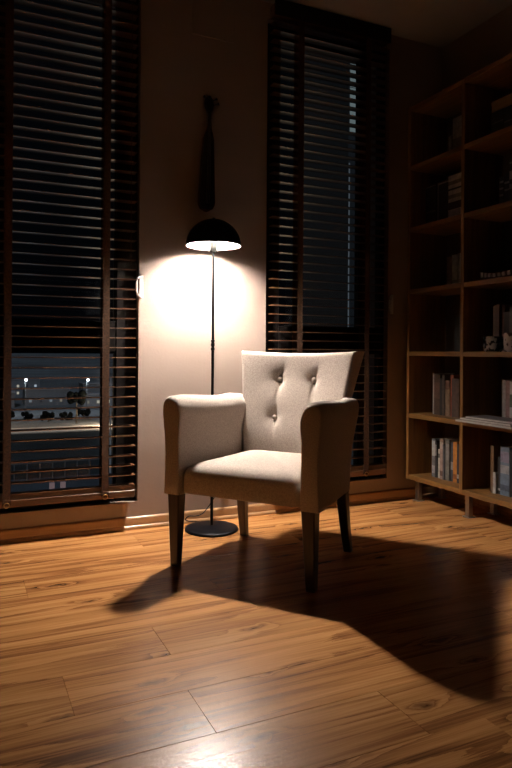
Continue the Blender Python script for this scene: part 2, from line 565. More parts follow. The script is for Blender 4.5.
def arm(side):
    # cross-section (offset outwards from the inner face, height), rolled slightly outwards at the top
    prof = [(0.004, 0.286), (0.001, 0.33), (0.002, 0.40), (0.004, 0.47), (0.003, 0.54), (-0.001, 0.585), (-0.002, 0.612), (0.001, 0.635),
            (0.008, 0.654), (0.020, 0.670), (0.036, 0.681), (0.051, 0.6865), (0.065, 0.684), (0.076, 0.675), (0.082, 0.660), (0.084, 0.638), (0.083, 0.61),
            (0.078, 0.565), (0.073, 0.51), (0.070, 0.45), (0.071, 0.38), (0.074, 0.32), (0.075, 0.286)]
    ys = [(-0.284, 0.70), (-0.2835, 0.80), (-0.281, 0.90), (-0.275, 0.965), (-0.264, 1.0), (-0.2, 1), (-0.1, 1), (0, 1), (0.1, 1), (0.2, 1), (0.27, 1), (0.30, 0.97), (0.312, 0.86), (0.315, 0.6)]
    rings = []
    for y, s in ys:
        t = (y + 0.28) / 0.66
        inner = 0.255 - 0.040 * t
        dz = -0.024 * max(0, min(1, t * 1.6)) + 0.009 * math.exp(-((y - 0.20) / 0.07) ** 2) - 0.016 * max(0, 1 - (y + 0.284) / 0.045) ** 2
        ring = []
        for u, zz in prof:
            k = max(0, (zz - 0.40) / 0.285)
            u2 = 0.038 + (u - 0.038) * (0.5 + 0.5 * s) if s < 1 else u
            zc = 0.48
            z2 = zc + (zz - zc) * (1 - (1 - s) * 0.10)
            if zz < 0.30:
                z2 = zz + (1 - s) * 0.006
            yk = 0.73 + 0.16 * max(0, min(1, (zz - 0.29) / 0.37))
            ring.append((side * (inner + u2), -0.28 + (y + 0.28) * (yk if y > -0.26 else 1), z2 + (dz - 0.006) * k))
        rings.append(ring)
    a = obj('armrest', MB().loft(rings), M_FABRIC, CH, smooth=70)
    # stitched hem round the foot of the arm front
    wl = [(side * (0.257 + q * .96), y, 0.298) for q, y in ((0.0, -0.20), (0.0, -0.280), (0.075, -0.280), (0.0765, -0.20))]
    obj('hem_welt', MB().tube(wl, 0.0022, 6), M_FABRIC, a, smooth=60)
arm(-1); arm(1)

def seat():
    def outline(inset, n=10):
        # a tapered, round-cornered plan with a slightly bowed front
        pts = []
        r = 0.035
        def hw(y): return 0.257 - 0.040 * (y + 0.28) / 0.58 - inset
        y0, y1 = -0.275 + inset, 0.225 - inset
        for cx, cy, a0 in ((1, 0, -90), (1, 1, 0), (-1, 1, 90), (-1, 0, 180)):
            for i in range(n + 1):
                a = R(a0 + 90 * i / n)
                yy = (y0 + r if cy == 0 else y1 - r) + r * math.sin(a)
                xx = cx * (hw(yy) - r) + r * math.cos(a)
                pts.append((xx, yy))
            if cx == 1 and cy == 1 or cx == -1 and cy == 0:
                # straight run, subdivided
                pass
        return pts
    rings = []
    for inset, z in ((0.006, 0.294), (0.0, 0.300), (-0.001, 0.335), (0.0, 0.365), (0.003, 0.378), (0.009, 0.389), (0.018, 0.398), (0.032, 0.406)):
        rings.append([(x, y, z) for x, y in outline(inset)])
    base = outline(0.032)
    for k in range(1, 11):
        s = 1 - k / 11
        z = 0.406 + 0.028 * (1 - s * s)
        rings.append([(x * s, -0.015 + (y + 0.015) * s, z) for x, y in base])
    rings.append([(x * 0.004, -0.015, 0.434) for x, y in base])
    return obj('seat', MB().loft(rings), M_FABRIC, CH, smooth=60)
seat()

BTN = [(-0.083, 0.727), (0.083, 0.727), (-0.088, 0.557), (0.088, 0.557)]
def back_y(x, z, hw):
    s = x / hw
    y = 0.192 + 0.205 * (z - 0.42) - 0.034 * s * s
    y -= 0.012 * math.exp(-((z - 0.50) / 0.12) ** 2)          # lumbar padding
    dent = 0.0
    for bx, bz in BTN:
        d2 = (x - bx) ** 2 + (z - bz) ** 2
        dent += 0.010 * math.exp(-d2 / 0.0007) + 0.009 * math.exp(-d2 / 0.006)
    for sx in (-1, 1):
        # shallow channel joining the upper and the lower button
        if 0.555 < z < 0.73:
            dent += 0.004 * math.exp(-((x - sx * 0.085) / 0.016) ** 2)
        # pleats fanning from each button
        for bz, dirs in ((0.727, ((0.28, 1, .085), (0.52, 1, .075), (0.02, 1, .06), (-0.1, -1, .10), (0.10, -1, .09))), (0.557, ((0.05, -1, .10), (-0.15, -1, .07), (0.05, 1, .06)))):
            for dx, dz, ln in dirs:
                l = math.hypot(dx, dz); ux, uz = sx * dx / l * (1 if sx < 0 else -1) * -1, dz / l
                px, pz = x - sx * 0.083, z - bz
                t = px * ux + pz * uz
                if 0 < t < ln:
                    q = px * uz - pz * ux
                    dent += 0.0065 * math.exp(-(q / 0.0045) ** 2) * (1 - t / ln) * min(1, t / 0.012)
    return y + dent
def backrest():
    NX, NZ = 110, 96
    mb = MB()
    def hw(z, rear):
        f = 0.208 + 0.072 * max(0, (z - 0.34) / 0.51) ** 1.15
        return f + (0.014 * max(0, (z - .5) / .35) if rear else 0)
    def top(s): return 0.846 + 0.010 * s * s
    def pt(i, j, rear):
        s = -1 + 2 * i / NX
        t = j / NZ
        z = 0.30 + (top(s) - 0.30) * t
        w = hw(z, rear)
        x = s * w
        r = 0.017
        qx = max(0, (abs(x) - (w - r)) / r); qz = max(0, (z - (top(s) - r)) / r)
        q = min(1, math.hypot(qx, qz))
        rnd_ = r * (1 - math.sqrt(max(0, 1 - q * q)))
        if rear:
            y = 0.250 + 0.265 * (z - 0.42) - 0.016 * s * s - rnd_
            return (x, y, z)
        return (x, back_y(x, z, w) + rnd_, z)
    n = NX + 1
    front = [pt(i, j, False) for j in range(NZ + 1) for i in range(n)]
    rear = [pt(i, j, True) for j in range(NZ + 1) for i in range(n)]
    off = len(front)
    fs = []
    for j in range(NZ):
        for i in range(NX):
            a = j * n + i
            fs.append((a, a + 1, a + n + 1, a + n))
            fs.append((off + a, off + a + n, off + a + n + 1, off + a + 1))
    loop = [i for i in range(NX)] + [NX + j * n for j in range(NZ)] + [NZ * n + i for i in range(NX, 0, -1)] + [j * n for j in range(NZ, 0, -1)]
    for a, b_ in zip(loop, loop[1:] + loop[:1]):
        fs.append((a, b_, off + b_, off + a))
    mb.add(front + rear, fs)
    o = obj('backrest', mb, M_FABRIC, CH, smooth=75)
    for bx, bz in BTN:
        z = bz
        w = hw(z, False)
        y = back_y(bx, z, w)
        bt = MB()
        prof = [(0.0003, -0.0050), (0.005, -0.0045), (0.009, -0.0030), (0.0115, -0.0005), (0.0118, 0.002), (0.009, 0.006)]
        rings = [[(r * math.cos(2 * math.pi * k / 16), q, r * math.sin(2 * math.pi * k / 16)) for k in range(16)] for r, q in prof]
        bt.loft(rings)
        obj('button', bt, M_FABRIC, o, smooth=60, loc=(bx, y - 0.0055, z))
    return o
backrest()

def chair_leg(top, bot, st, sb, bend=0.0):
    rings = []
    for i in range(6):
        t = i / 5
        x = top[0] + (bot[0] - top[0]) * t
        y = top[1] + (bot[1] - top[1]) * t - bend * math.sin(math.pi * t)
        z = top[2] + (bot[2] - top[2]) * t
        h = (st + (sb - st) * t) / 2
        c = h * 0.82
        rings.append([(x + a, y + b_, z) for a, b_ in ((-h, -c), (-c, -h), (c, -h), (h, -c), (h, c), (c, h), (-c, h), (-h, c))])
    obj('leg', MB().loft(rings), M_LEG, CH)
for sx in (-1, 1):
    chair_leg((sx * 0.286, -0.256, 0.296), (sx * 0.291, -0.250, 0), 0.054, 0.034)
    chair_leg((sx * 0.238, 0.200, 0.32), (sx * 0.253, 0.250, 0), 0.048, 0.032, 0.008)
obj('seat_frame', MB().box((-0.235, -0.20, 0.285), (0.235, 0.215, 0.30), 0.003), M_LEG, CH)

# ------------------------------------------------------------------ floor lamp
LX, LY = 1.093, 2.857
FLP = empty('floor_lamp', (LX, LY, 0))
tag(FLP, 'tall black floor lamp with a domed metal shade, lit', 'lamp')
obj('lamp_base', MB().lathe([(0.0005, 0.0), (0.118, 0.0), (0.127, 0.002), (0.1275, 0.008), (0.124, 0.0125), (0.112, 0.016), (0.08, 0.019), (0.03, 0.021), (0.012, 0.024), (0.0005, 0.025)], 56), M_BLACKP, FLP, smooth=50)
obj('pole', MB().lathe([(0.0068, 0.02), (0.0068, 0.86)], 16, cap=True), M_BLACK, FLP, smooth=50)
obj('pole', MB().lathe([(0.0060, 0.90), (0.0060, 1.335)], 16, cap=True), M_BLACK, FLP, smooth=50)
obj('pole_joint', MB().lathe([(0.0065, 0.855), (0.0095, 0.857), (0.0095, 0.868), (0.0075, 0.870), (0.0075, 0.876), (0.0095, 0.878), (0.0095, 0.889), (0.0075, 0.891), (0.0075, 0.897), (0.0092, 0.899), (0.0092, 0.905), (0.006, 0.907)], 20, cap=True), M_BLACK, FLP, smooth=40)
RS, HS, ZR = 0.131, 0.128, 1.354
dome = [(max(0.0006, RS * math.cos(R(a))), ZR + HS * math.sin(R(a))) for a in range(0, 91, 5)]
inn = [(max(0.0006, (RS - .002) * math.cos(R(a))), ZR + (HS - .002) * math.sin(R(a))) for a in range(0, 91, 5)]
sh = obj('shade', MB().lathe(dome + [(0.0006, ZR + HS - .001)] + [((RS - .001) * math.cos(R(a)) + .0004, ZR + (HS - .001) * math.sin(R(a))) for a in range(90, -1, -5)] + [(RS, ZR)], 56), M_BLACK, FLP, smooth=50)
obj('shade_lining', MB().lathe(inn, 56), M_WHITE_IN, sh, smooth=50)
obj('finial', MB().lathe([(0.007, ZR + HS - .002), (0.007, ZR + HS + .004), (0.004, ZR + HS + .007), (0.0005, ZR + HS + .008)], 14), M_BLACK, sh, smooth=50)
sk = obj('socket', MB().lathe([(0.006, 1.322), (0.016, 1.324), (0.0185, 1.328), (0.0185, 1.374), (0.0155, 1.378), (0.0130, 1.384), (0.0130, 1.390), (0.0005, 1.390)], 24), M_SOCKET, FLP, smooth=40)
bulb_prof = [(0.012, 1.390), (0.0125, 1.402), (0.0145, 1.416)] + [(0.027 * math.sin(R(a)), 1.444 - 0.027 * math.cos(R(a))) for a in range(45, 180, 15)] + [(0.0005, 1.471)]
obj('bulb', MB().lathe(bulb_prof, 20), emit('lit_bulb_glass', LIGHT, BULB), FLP, smooth=60)
sd = bpy.data.lights.new('added_downlight', 'SPOT'); sd.energy = SPOT; sd.color = LIGHT  # extra spot added inside the shade to brighten floor and chair
sd.spot_size = R(118); sd.spot_blend = 0.95; sd.shadow_soft_size = 0.032
so_ = bpy.data.objects.new('added_downlight', sd); COL.objects.link(so_); so_.parent = FLP; so_.location = (0, 0, 1.398)
# flex from the base to the wall socket
def spline(pts, per=8):
    out = []
    P = [Vector(p) for p in pts]
    P = [P[0]] + P + [P[-1]]
    for i in range(1, len(P) - 2):
        for k in range(per):
            t = k / per
            a, b_, c, d = P[i - 1], P[i], P[i + 1], P[i + 2]
            out.append(0.5 * ((2 * b_) + (c - a) * t + (2 * a - 5 * b_ + 4 * c - d) * t * t + (3 * b_ - a - 3 * c + d) * t ** 3))
    out.append(P[-2])
    return out
cordp = [(0.0, 0.12, 0.008), (-0.03, 0.135, 0.010), (-0.075, 0.125, 0.02), (-0.095, 0.105, 0.035), (-0.08, 0.10, 0.05), (-0.04, 0.11, 0.045), (0.0, 0.125, 0.05), (0.04, 0.135, 0.085), (0.075, 0.14, 0.135), (0.10, 0.142, 0.20), (0.115, 0.146, 0.25), (0.12, 0.155, 0.27)]
obj('flex', MB().tube(spline(cordp), 0.0026, 6), M_BLACK, FLP, smooth=60)
obj('plug', MB().box((0.104, 0.148, 0.255), (0.136, 0.166, 0.287), 0.004), M_BLACK, FLP)
so = empty('wall_socket', (LX + 0.12, YW, 0.27))
tag(so, 'white wall socket behind the armchair', 'socket')
obj('face_plate', MB().box((-.04, -.007, -.04), (.04, 0, .04), 0.002), M_WPLASTIC, so)
obj('socket_rim', MB().box((-.027, -.0072, -.027), (.027, -.0065, .027)), M_WPLASTIC, so)

# ------------------------------------------------------------------ small bowed fiddle on the wall
FD = empty('box_fiddle', (1.104, 3.003, 1.545))
tag(FD, 'slender dark wooden fiddle with pegs hanging above the lamp', 'fiddle')
M_FID = wood('fiddle_body_wood', (0.060, 0.022, 0.010), (0.16, 0.062, 0.022), 'Z', 0.22)
M_FIDD = plain('fiddle_dark_front', (0.012, 0.009, 0.008), 0.5, vary=0.2)
def fiddle_ring(z):
    # half-width and depth of the boat-shaped body
    if z < 0.05:
        w = 0.046 * math.sqrt(max(0.02, 1 - ((0.05 - z) / 0.05) ** 2))
    else:
        w = 0.046 - 0.020 * (z - 0.05) / 0.36
    if z > 0.36:
        w = 0.0287 - 0.016 * min(1, (z - 0.36) / 0.06)
    d = 0.036 * min(1, (w / 0.03)) * (0.9 if z > .3 else 1)
    return w, d
rings = []
for i in range(27):
    z = 0.43 * i / 26
    w, d = fiddle_ring(z)
    cx_ = 0.012 * (z / 0.43)
    rings.append([(cx_ + w * math.cos(R(a)), -0.012 + (d * math.sin(R(a)) if math.sin(R(a)) > 0 else 0.006 * math.sin(R(a))), z) for a in range(0, 360, 20)])
# scale so the back just meets the wall
rings = [[(x, min(y, 0.0265), z) for x, y, z in r] for r in rings]
body = obj('body', MB().loft(rings), M_FID, FD, smooth=50)
obj('front_board', MB().loft([[(0.012 * z / .43 + s * fiddle_ring(z)[0] * 0.90, -0.0195 + q, z) for s, q in ((-1, 0), (1, 0), (1, .003), (-1, .003))] for z in [0.012 + 0.035 * i for i in range(12)]]), M_FIDD, FD)
obj('neck', MB().loft([[(0.012 + a * s, b_ * s2, z) for a, b_ in ((-.011, -.022), (.011, -.022), (.011, .006), (-.011, .006))] for z, s, s2 in ((0.40, 1, 1), (0.47, .8, .9), (0.51, .8, .9))]), M_FIDD, FD)
hd = obj('peg_head', MB().loft([[(0.012 + w * c, -0.010 + 0.011 * math.sin(R(a)), z) for a, c in ((q, math.cos(R(q))) for q in range(0, 360, 30))] for z, w in ((0.495, .010), (0.515, .022), (0.54, .027), (0.56, .021), (0.575, .008))]), M_FIDD, FD, smooth=50)
for px, pz, dx in ((0.030, 0.530, 0.028), (0.024, 0.552, 0.024), (-0.004, 0.556, -0.018)):
    obj('peg', MB().tube([(px, -0.014, pz), (px + dx * .5, -0.024, pz + .004), (px + dx, -0.026, pz + .010)], [0.003, 0.003, 0.007], 8), M_FIDD, hd, smooth=50)
obj('bridge', MB().box((-0.012, -0.032, 0.115), (0.020, -0.019, 0.120), 0.001), M_FID, FD)
for sx in (-0.008, 0, 0.008):
    obj('string', MB().tube([(0.004 + sx, -0.0205, 0.03), (0.004 + sx, -0.0325, 0.118), (0.012 + sx * .6, -0.024, 0.50)], 0.0006, 4), M_CHROME, FD)
obj('tailpiece', MB().box((-0.010, -0.024, 0.012), (0.016, -0.019, 0.040), 0.002), M_FIDD, FD)
obj('hanging_loop', MB().tube([(0.012, 0.0, 0.50), (0.008, 0.01, 0.575), (0.012, 0.024, 0.60), (0.016, 0.01, 0.575), (0.012, 0.0, 0.50)], 0.0015, 5), M_FIDD, FD)

# ------------------------------------------------------------------ bookcase
BX0, BX1 = 2.34, 2.612
SZ = [0.139, 0.492, 0.847, 1.202, 1.557, 1.910, 2.250]
YS = [(2.968, 2.990), (2.534, 2.556), (2.100, 2.122)]
BK = empty('bookcase', (2.476, 2.545, 0))
tag(BK, 'tall open brown wooden bookcase on short metal legs in the corner', 'bookcase')
def brel(a, b):
    return tuple(p - q for p, q in zip(a, (2.476, 2.545, 0))), tuple(p - q for p, q in zip(b, (2.476, 2.545, 0)))
for i, (a, b_) in enumerate(YS):
    obj('side_panel' if i != 1 else 'divider', MB().box(*brel((BX0, a, 0.1265), (BX1, b_, 2.2625)), 0.0012), M_SHELFV, BK)
for z in SZ:
    for (a, b_) in ((YS[1][1], YS[0][0]), (YS[2][1], YS[1][0])):
        obj('shelf_board', MB().box(*brel((BX0 + .001, a, z - .0125), (BX1 - .008, b_, z + .0125)), 0.001), M_SHELF, BK)
obj('back_board', MB().box(*brel((BX1 - .0075, 2.123, 0.13), (BX1 - .001, 2.967, 2.26))), M_BACKP, BK)
for y in (2.955, 2.552, 2.135):
    for x in (2.405, 2.575):
        lg = obj('metal_leg', MB().box(*brel((x - .014, y - .014, 0.004), (x + .014, y + .014, 0.1262)), 0.002), M_CHROME, BK)
        obj('foot_plate', MB().box(*brel((x - .024, y - .024, 0), (x + .024, y + .024, 0.0042)), 0.001), M_CHROME, lg)

M_PAGES = plain('book_pages', (0.42, 0.38, 0.31), 0.9, vary=0.2, scale=200)
def cover_mat(rgb, rough=0.6):
    rgb = tuple(c * 0.72 for c in rgb)
    return plain('book_cover_%02d%02d%02d' % tuple(int(c * 99) for c in rgb), rgb, rough, vary=0.25, scale=45)
def book(x0, y, z, t, h, d, rgb, label, band=None, lean=0.0, group='books on the bookcase shelves', name='book'):
    """a standing book, spine towards the room; y = its centre along the shelf"""
    e = empty(name, (x0 + d / 2, y, z))
    tag(e, label, 'book', group)
    e.rotation_euler = (R(lean), 0, 0)
    m = cover_mat(rgb)
    c = 0.0022
    cv = MB()
    cv.box((-d / 2, -t / 2, 0), (-d / 2 + c, t / 2, h))
    cv.box((-d / 2 + c, -t / 2, 0), (d / 2, -t / 2 + c, h))
    cv.box((-d / 2 + c, t / 2 - c, 0), (d / 2, t / 2, h))
    obj('cover', cv, m, e)
    obj('pages', MB().box((-d / 2 + c, -t / 2 + c, 0.003), (d / 2 - .003, t / 2 - c, h - .003)), M_PAGES, e)
    for (za, zb, col) in (band or []):
        obj('spine_label', MB().box((-d / 2 - .0006, -t / 2 + .001, h * za), (-d / 2 + .0002, t / 2 - .001, h * zb)), cover_mat(col), e)
    return e

W_, G_, K_ = (0.55, 0.52, 0.48), (0.22, 0.21, 0.21), (0.018, 0.016, 0.018)
def row(y_end, z, x0, items, k=1.0):
    """fills a shelf from the divider side outwards; items run from the far end to the divider"""
    items = [(i[0] * k, i[1], min(i[2], 2.582 - x0), i[3], i[4], i[5]) for i in items]
    tot = sum(i[0] for i in items) + 0.0015 * len(items)
    y = y_end + tot
    for t, h, d, rgb, label, band in items:
        book(x0 + (0.002 * ((len(label) * 7) % 9)), y - t / 2, z, t, h, d, rgb, label, band)
        y -= t + 0.0015

zt = [s + 0.0126 for s in SZ]
# left column, lowest shelf
row(2.557, zt[0], 2.425, [
    (0.022, 0.215, 0.15, (0.16, 0.15, 0.16), 'grey and white spined book ending the row on the lowest shelf', [(0.55, 0.95, (0.5, 0.48, 0.46)), (0.1, 0.3, (0.4, 0.36, 0.36))]),
    (0.010, 0.205, 0.14, K_, 'thin black book next to the grey and white one on the lowest shelf', [(0.6, 0.9, (0.3, 0.28, 0.27))]),
    (0.020, 0.160, 0.13, (0.52, 0.49, 0.42), 'short cream paperback on the lowest shelf', [(0.7, 0.85, (0.1, 0.1, 0.1))]),
    (0.022, 0.222, 0.15, (0.36, 0.25, 0.20), 'dusty pink hardback on the lowest shelf', [(0.75, 0.92, (0.5, 0.4, 0.35)), (0.08, 0.2, (0.15, 0.08, 0.06))]),
    (0.012, 0.195, 0.14, (0.09, 0.09, 0.10), 'thin charcoal paperback beside the dusty pink hardback', None),
    (0.025, 0.225, 0.15, (0.17, 0.16, 0.14), 'grey brown hardback on the lowest shelf', [(0.5, 0.9, (0.26, 0.24, 0.22))]),
    (0.016, 0.212, 0.14, (0.05, 0.06, 0.08), 'navy paperback beside the orange book', [(0.3, 0.5, (0.3, 0.3, 0.3))]),
    (0.024, 0.218, 0.14, (0.55, 0.22, 0.035), 'bright orange hardback on the lowest shelf', [(0.08, 0.2, (0.3, 0.1, 0.02))]),
    (0.020, 0.210, 0.14, (0.03, 0.03, 0.05), 'black paperback right after the orange hardback', [(0.12, 0.22, (0.4, 0.38, 0.36))]),
    (0.020, 0.216, 0.14, (0.12, 0.05, 0.03), 'dark brown book beside the red one on the lowest shelf', None),
    (0.022, 0.220, 0.14, (0.40, 0.06, 0.03), 'dark red hardback near the divider on the lowest shelf', None),
    (0.030, 0.205, 0.14, (0.14, 0.10, 0.07), 'brown book against the divider on the lowest shelf', None),
], 1.24)
# left column, second shelf
row(2.655, zt[1], 2.425, [
    (0.010, 0.232, 0.15, (0.46, 0.43, 0.38), 'thin cream book at the open end of the second shelf', None),
    (0.050, 0.226, 0.15, (0.10, 0.055, 0.035), 'thick dark brown album on the second shelf', [(0.4, 0.8, (0.16, 0.08, 0.05))]),
    (0.020, 0.205, 0.14, (0.035, 0.028, 0.028), 'black paperback behind the dark brown album', None),
    (0.020, 0.224, 0.14, (0.10, 0.07, 0.055), 'dull brown hardback on the second shelf', None),
    (0.035, 0.196, 0.14, (0.26, 0.17, 0.11), 'wide tan paperback on the second shelf', [(0.75, 0.95, (0.16, 0.08, 0.05))]),
    (0.022, 0.228, 0.14, (0.42, 0.11, 0.05), 'rust red hardback on the second shelf', [(0.05, 0.5, (0.25, 0.07, 0.04))]),
    (0.055, 0.210, 0.14, (0.09, 0.06, 0.05), 'thick brown volume against the divider on the second shelf', None),
])
# left column, third shelf
row(2.557, zt[2], 2.45, [
    (0.040, 0.19, 0.13, (0.035, 0.034, 0.036), 'thick black volume at the open end of the third shelf', None),
    (0.030, 0.20, 0.13, (0.05, 0.047, 0.047), 'charcoal hardback on the third shelf', None),
    (0.030, 0.20, 0.13, (0.06, 0.045, 0.045), 'dark maroon hardback on the third shelf', None),
    (0.060, 0.19, 0.13, (0.04, 0.036, 0.036), 'wide black volume against the divider on the third shelf', None),
])
# left column, fourth shelf
row(2.557, zt[3], 2.43, [
    (0.030, 0.165, 0.13, (0.24, 0.13, 0.08), 'reddish brown book at the open end of the fourth shelf', None),
    (0.042, 0.172, 0.13, (0.50, 0.46, 0.40), 'wide off-white book on the fourth shelf', [(0.1, 0.2, (0.2, 0.18, 0.16))]),
    (0.034, 0.176, 0.13, (0.36, 0.34, 0.31), 'pale grey book on the fourth shelf', [(0.1, 0.2, (0.2, 0.18, 0.16))]),
    (0.090, 0.170, 0.13, (0.28, 0.26, 0.24), 'thick grey book against the divider on the fourth shelf', None),
])
# left column, fifth shelf: two black ring files and a white one
row(2.625, zt[4], 2.425, [
    (0.085, 0.235, 0.16, (0.022, 0.022, 0.024), 'black lever file with a pale top edge, outermost on the fifth shelf', [(0.965, 0.985, (0.4, 0.37, 0.34)), (0.35, 0.38, (0.2, 0.18, 0.17))]),
    (0.012, 0.240, 0.16, (0.22, 0.21, 0.20), 'thin grey folder between two black lever files', None),
    (0.085, 0.240, 0.16, (0.022, 0.021, 0.022), 'black lever file beside the white one on the fifth shelf', [(0.94, 0.97, (0.35, 0.32, 0.3))]),
    (0.125, 0.250, 0.16, (0.62, 0.55, 0.50), 'white lever file with dark lettering and a dark band on the fifth shelf', [(0.26, 0.42, (0.05, 0.02, 0.02)), (0.68, 0.72, (0.03, 0.03, 0.03)), (0.80, 0.88, (0.22, 0.19, 0.18)), (0.50, 0.58, (0.25, 0.22, 0.2)), (0.02, 0.24, (0.42, 0.38, 0.40))]),
])
# left column, top shelf
row(2.615, zt[5], 2.43, [
    (0.026, 0.13, 0.12, (0.20, 0.19, 0.18), 'short grey book on the top shelf', [(0.5, 0.95, (0.3, 0.29, 0.27))]),
    (0.022, 0.12, 0.12, (0.05, 0.05, 0.05), 'short black book on the top shelf', None),
    (0.105, 0.205, 0.13, (0.34, 0.28, 0.24), 'thick pale volume against the divider on the top shelf', [(0.0, 0.45, (0.16, 0.14, 0.13))]),
])
# right column, lowest shelf
row(2.125, zt[0], 2.425, [
    (0.016, 0.235, 0.15, (0.16, 0.09, 0.045), 'thin brown book at the open end of the right lowest shelf', None),
    (0.014, 0.105, 0.12, (0.45, 0.44, 0.42), 'small white booklet on the right lowest shelf', None),
    (0.014, 0.185, 0.13, (0.03, 0.028, 0.03), 'thin black paperback beside the blue album', [(0.1, 0.16, (0.4, 0.4, 0.4))]),
    (0.044, 0.240, 0.15, (0.15, 0.21, 0.29), 'wide slate blue album on the right lowest shelf', [(0.45, 0.62, (0.34, 0.36, 0.38)), (0.68, 0.9, (0.26, 0.24, 0.34)), (0.1, 0.22, (0.08, 0.11, 0.16))]),
    (0.018, 0.225, 0.14, (0.02, 0.02, 0.022), 'black book between the blue album and the red spine', None),
    (0.016, 0.238, 0.14, (0.03, 0.028, 0.03), 'black book with a red upper spine', [(0.68, 0.97, (0.55, 0.03, 0.05)), (0.3, 0.6, (0.2, 0.19, 0.18))]),
    (0.020, 0.220, 0.14, (0.04, 0.045, 0.04), 'dark green book after the red spine', [(0.08, 0.13, (0.5, 0.48, 0.45))]),
    (0.026, 0.242, 0.14, (0.40, 0.24, 0.10), 'ochre book with a black lower spine', [(0.0, 0.55, (0.03, 0.03, 0.03)), (0.5, 0.58, (0.45, 0.42, 0.38))]),
    (0.030, 0.225, 0.14, (0.05, 0.05, 0.06), 'black hardback near the right end of the lowest shelf', None),
    (0.030, 0.230, 0.14, (0.30, 0.28, 0.26), 'grey hardback near the right end of the lowest shelf', None),
], 1.28)
# right column, second shelf
row(2.125, zt[1], 2.44, [
    (0.014, 0.215, 0.15, (0.40, 0.36, 0.34), 'thin pale book standing behind the magazines', None),
    (0.020, 0.212, 0.15, (0.30, 0.17, 0.16), 'dusky red book standing behind the magazines', None),
    (0.036, 0.210, 0.15, (0.55, 0.50, 0.48), 'wide white book standing behind the magazines', [(0.4, 0.7, (0.12, 0.15, 0.1))]),
    (0.050, 0.218, 0.15, (0.04, 0.045, 0.04), 'black album behind the magazines', None),
    (0.050, 0.205, 0.15, (0.20, 0.16, 0.13), 'brown album at the right end behind the magazines', None),
], 1.4)
def magazine(y0, y1, x0, x1, z, t, rgb, label):
    e = empty('magazine', ((x0 + x1) / 2, (y0 + y1) / 2, z), R(random.uniform(-1.5, 1.5)))
    tag(e, label, 'magazine', 'magazines lying on the second shelf')
    w, l = (x1 - x0) / 2, (y1 - y0) / 2
    obj('cover', MB().box((-w, -l, t * .86), (w, l, t)).box((-w, -l, 0), (w, l, t * .14)), cover_mat(rgb), e)
    obj('pages', MB().box((-w + .001, -l + .001, t * .14), (w - .001, l - .001, t * .86)), plain('magazine_paper', (0.45, 0.42, 0.40), 0.6, vary=.1, scale=120), e)
magazine(2.16, 2.528, 2.285, 2.432, zt[1] + .0002, 0.012, (0.32, 0.29, 0.28), 'lowest magazine of the flat pile on the second shelf')
magazine(2.17, 2.50, 2.290, 2.434, zt[1] + .0125, 0.010, (0.24, 0.21, 0.21), 'middle magazine of the flat pile on the second shelf')
magazine(2.17, 2.465, 2.295, 2.436, zt[1] + .0229, 0.010, (0.10, 0.08, 0.085), 'dark covered magazine on top of the flat pile')
# right column, third shelf: tall thin books, patterned mugs
row(2.235, zt[2], 2.47, [
    (0.022, 0.235, 0.13, (0.12, 0.07, 0.04), 'tall brown spined book behind the dark patterned pot', None),
    (0.026, 0.240, 0.13, (0.05, 0.022, 0.02), 'tall black book behind the dark patterned pot', [(0.02, 0.98, (0.09, 0.035, 0.03))]),
    (0.016, 0.238, 0.13, (0.26, 0.15, 0.13), 'tall dusky pink book behind the dark patterned pot', None),
    (0.044, 0.200, 0.12, (0.03, 0.028, 0.03), 'low black book between the tall books and the pale ones', None),
    (0.020, 0.222, 0.13, (0.16, 0.15, 0.14), 'grey book behind the white patterned mug', None),
    (0.020, 0.218, 0.13, (0.10, 0.085, 0.07), 'dark taupe book behind the white patterned mug', None),
    (0.034, 0.228, 0.13, (0.38, 0.24, 0.14), 'tan and white book behind the white patterned mug', [(0.6, 0.95, (0.45, 0.4, 0.35))]),
    (0.04, 0.21, 0.13, (0.04, 0.04, 0.04), 'black volume at the right end of the third shelf', None),
])
def mottled(name, a, b_, sc):
    m, nt, bs = nodes(name)
    f = noise(nt, mapped(nt, (1, 1, 1)), sc, 2, 0.4)
    L(nt, ramp(nt, f, [(0.50, a), (0.56, b_)]), bs.inputs['Base Color'])
    bs.inputs['Roughness'].default_value = 0.25
    return m
def mug(x, y, z, r, h, m, label, nm):
    e = empty(nm, (x, y, z)); tag(e, label, nm)
    obj('cup_wall', MB().lathe([(0.0005, 0), (r * .8, 0), (r * .95, .006), (r, h * .4), (r, h), (r - .003, h), (r - .004, h * .4), (r * .85, .008), (0.0005, .007)], 24), m, e, smooth=50)
    hp = [(0, -r + .002, h * .8), (0, -r - .018, h * .78), (0, -r - .024, h * .5), (0, -r - .016, h * .25), (0, -r + .002, h * .2)]
    obj('handle', MB().tube(spline(hp, 4), 0.0045, 6), m, e, smooth=60)
mug(2.395, 2.385, zt[2], 0.046, 0.075, mottled('dark_patterned_glaze', (0.02, 0.018, 0.018), (0.30, 0.27, 0.24), 42), 'dark pot with pale patterned glaze on the third shelf', 'mug')
mug(2.395, 2.262, zt[2], 0.040, 0.090, mottled('white_patterned_glaze', (0.60, 0.52, 0.50), (0.10, 0.06, 0.06), 34), 'white mug with dark blotched pattern on the third shelf', 'mug')
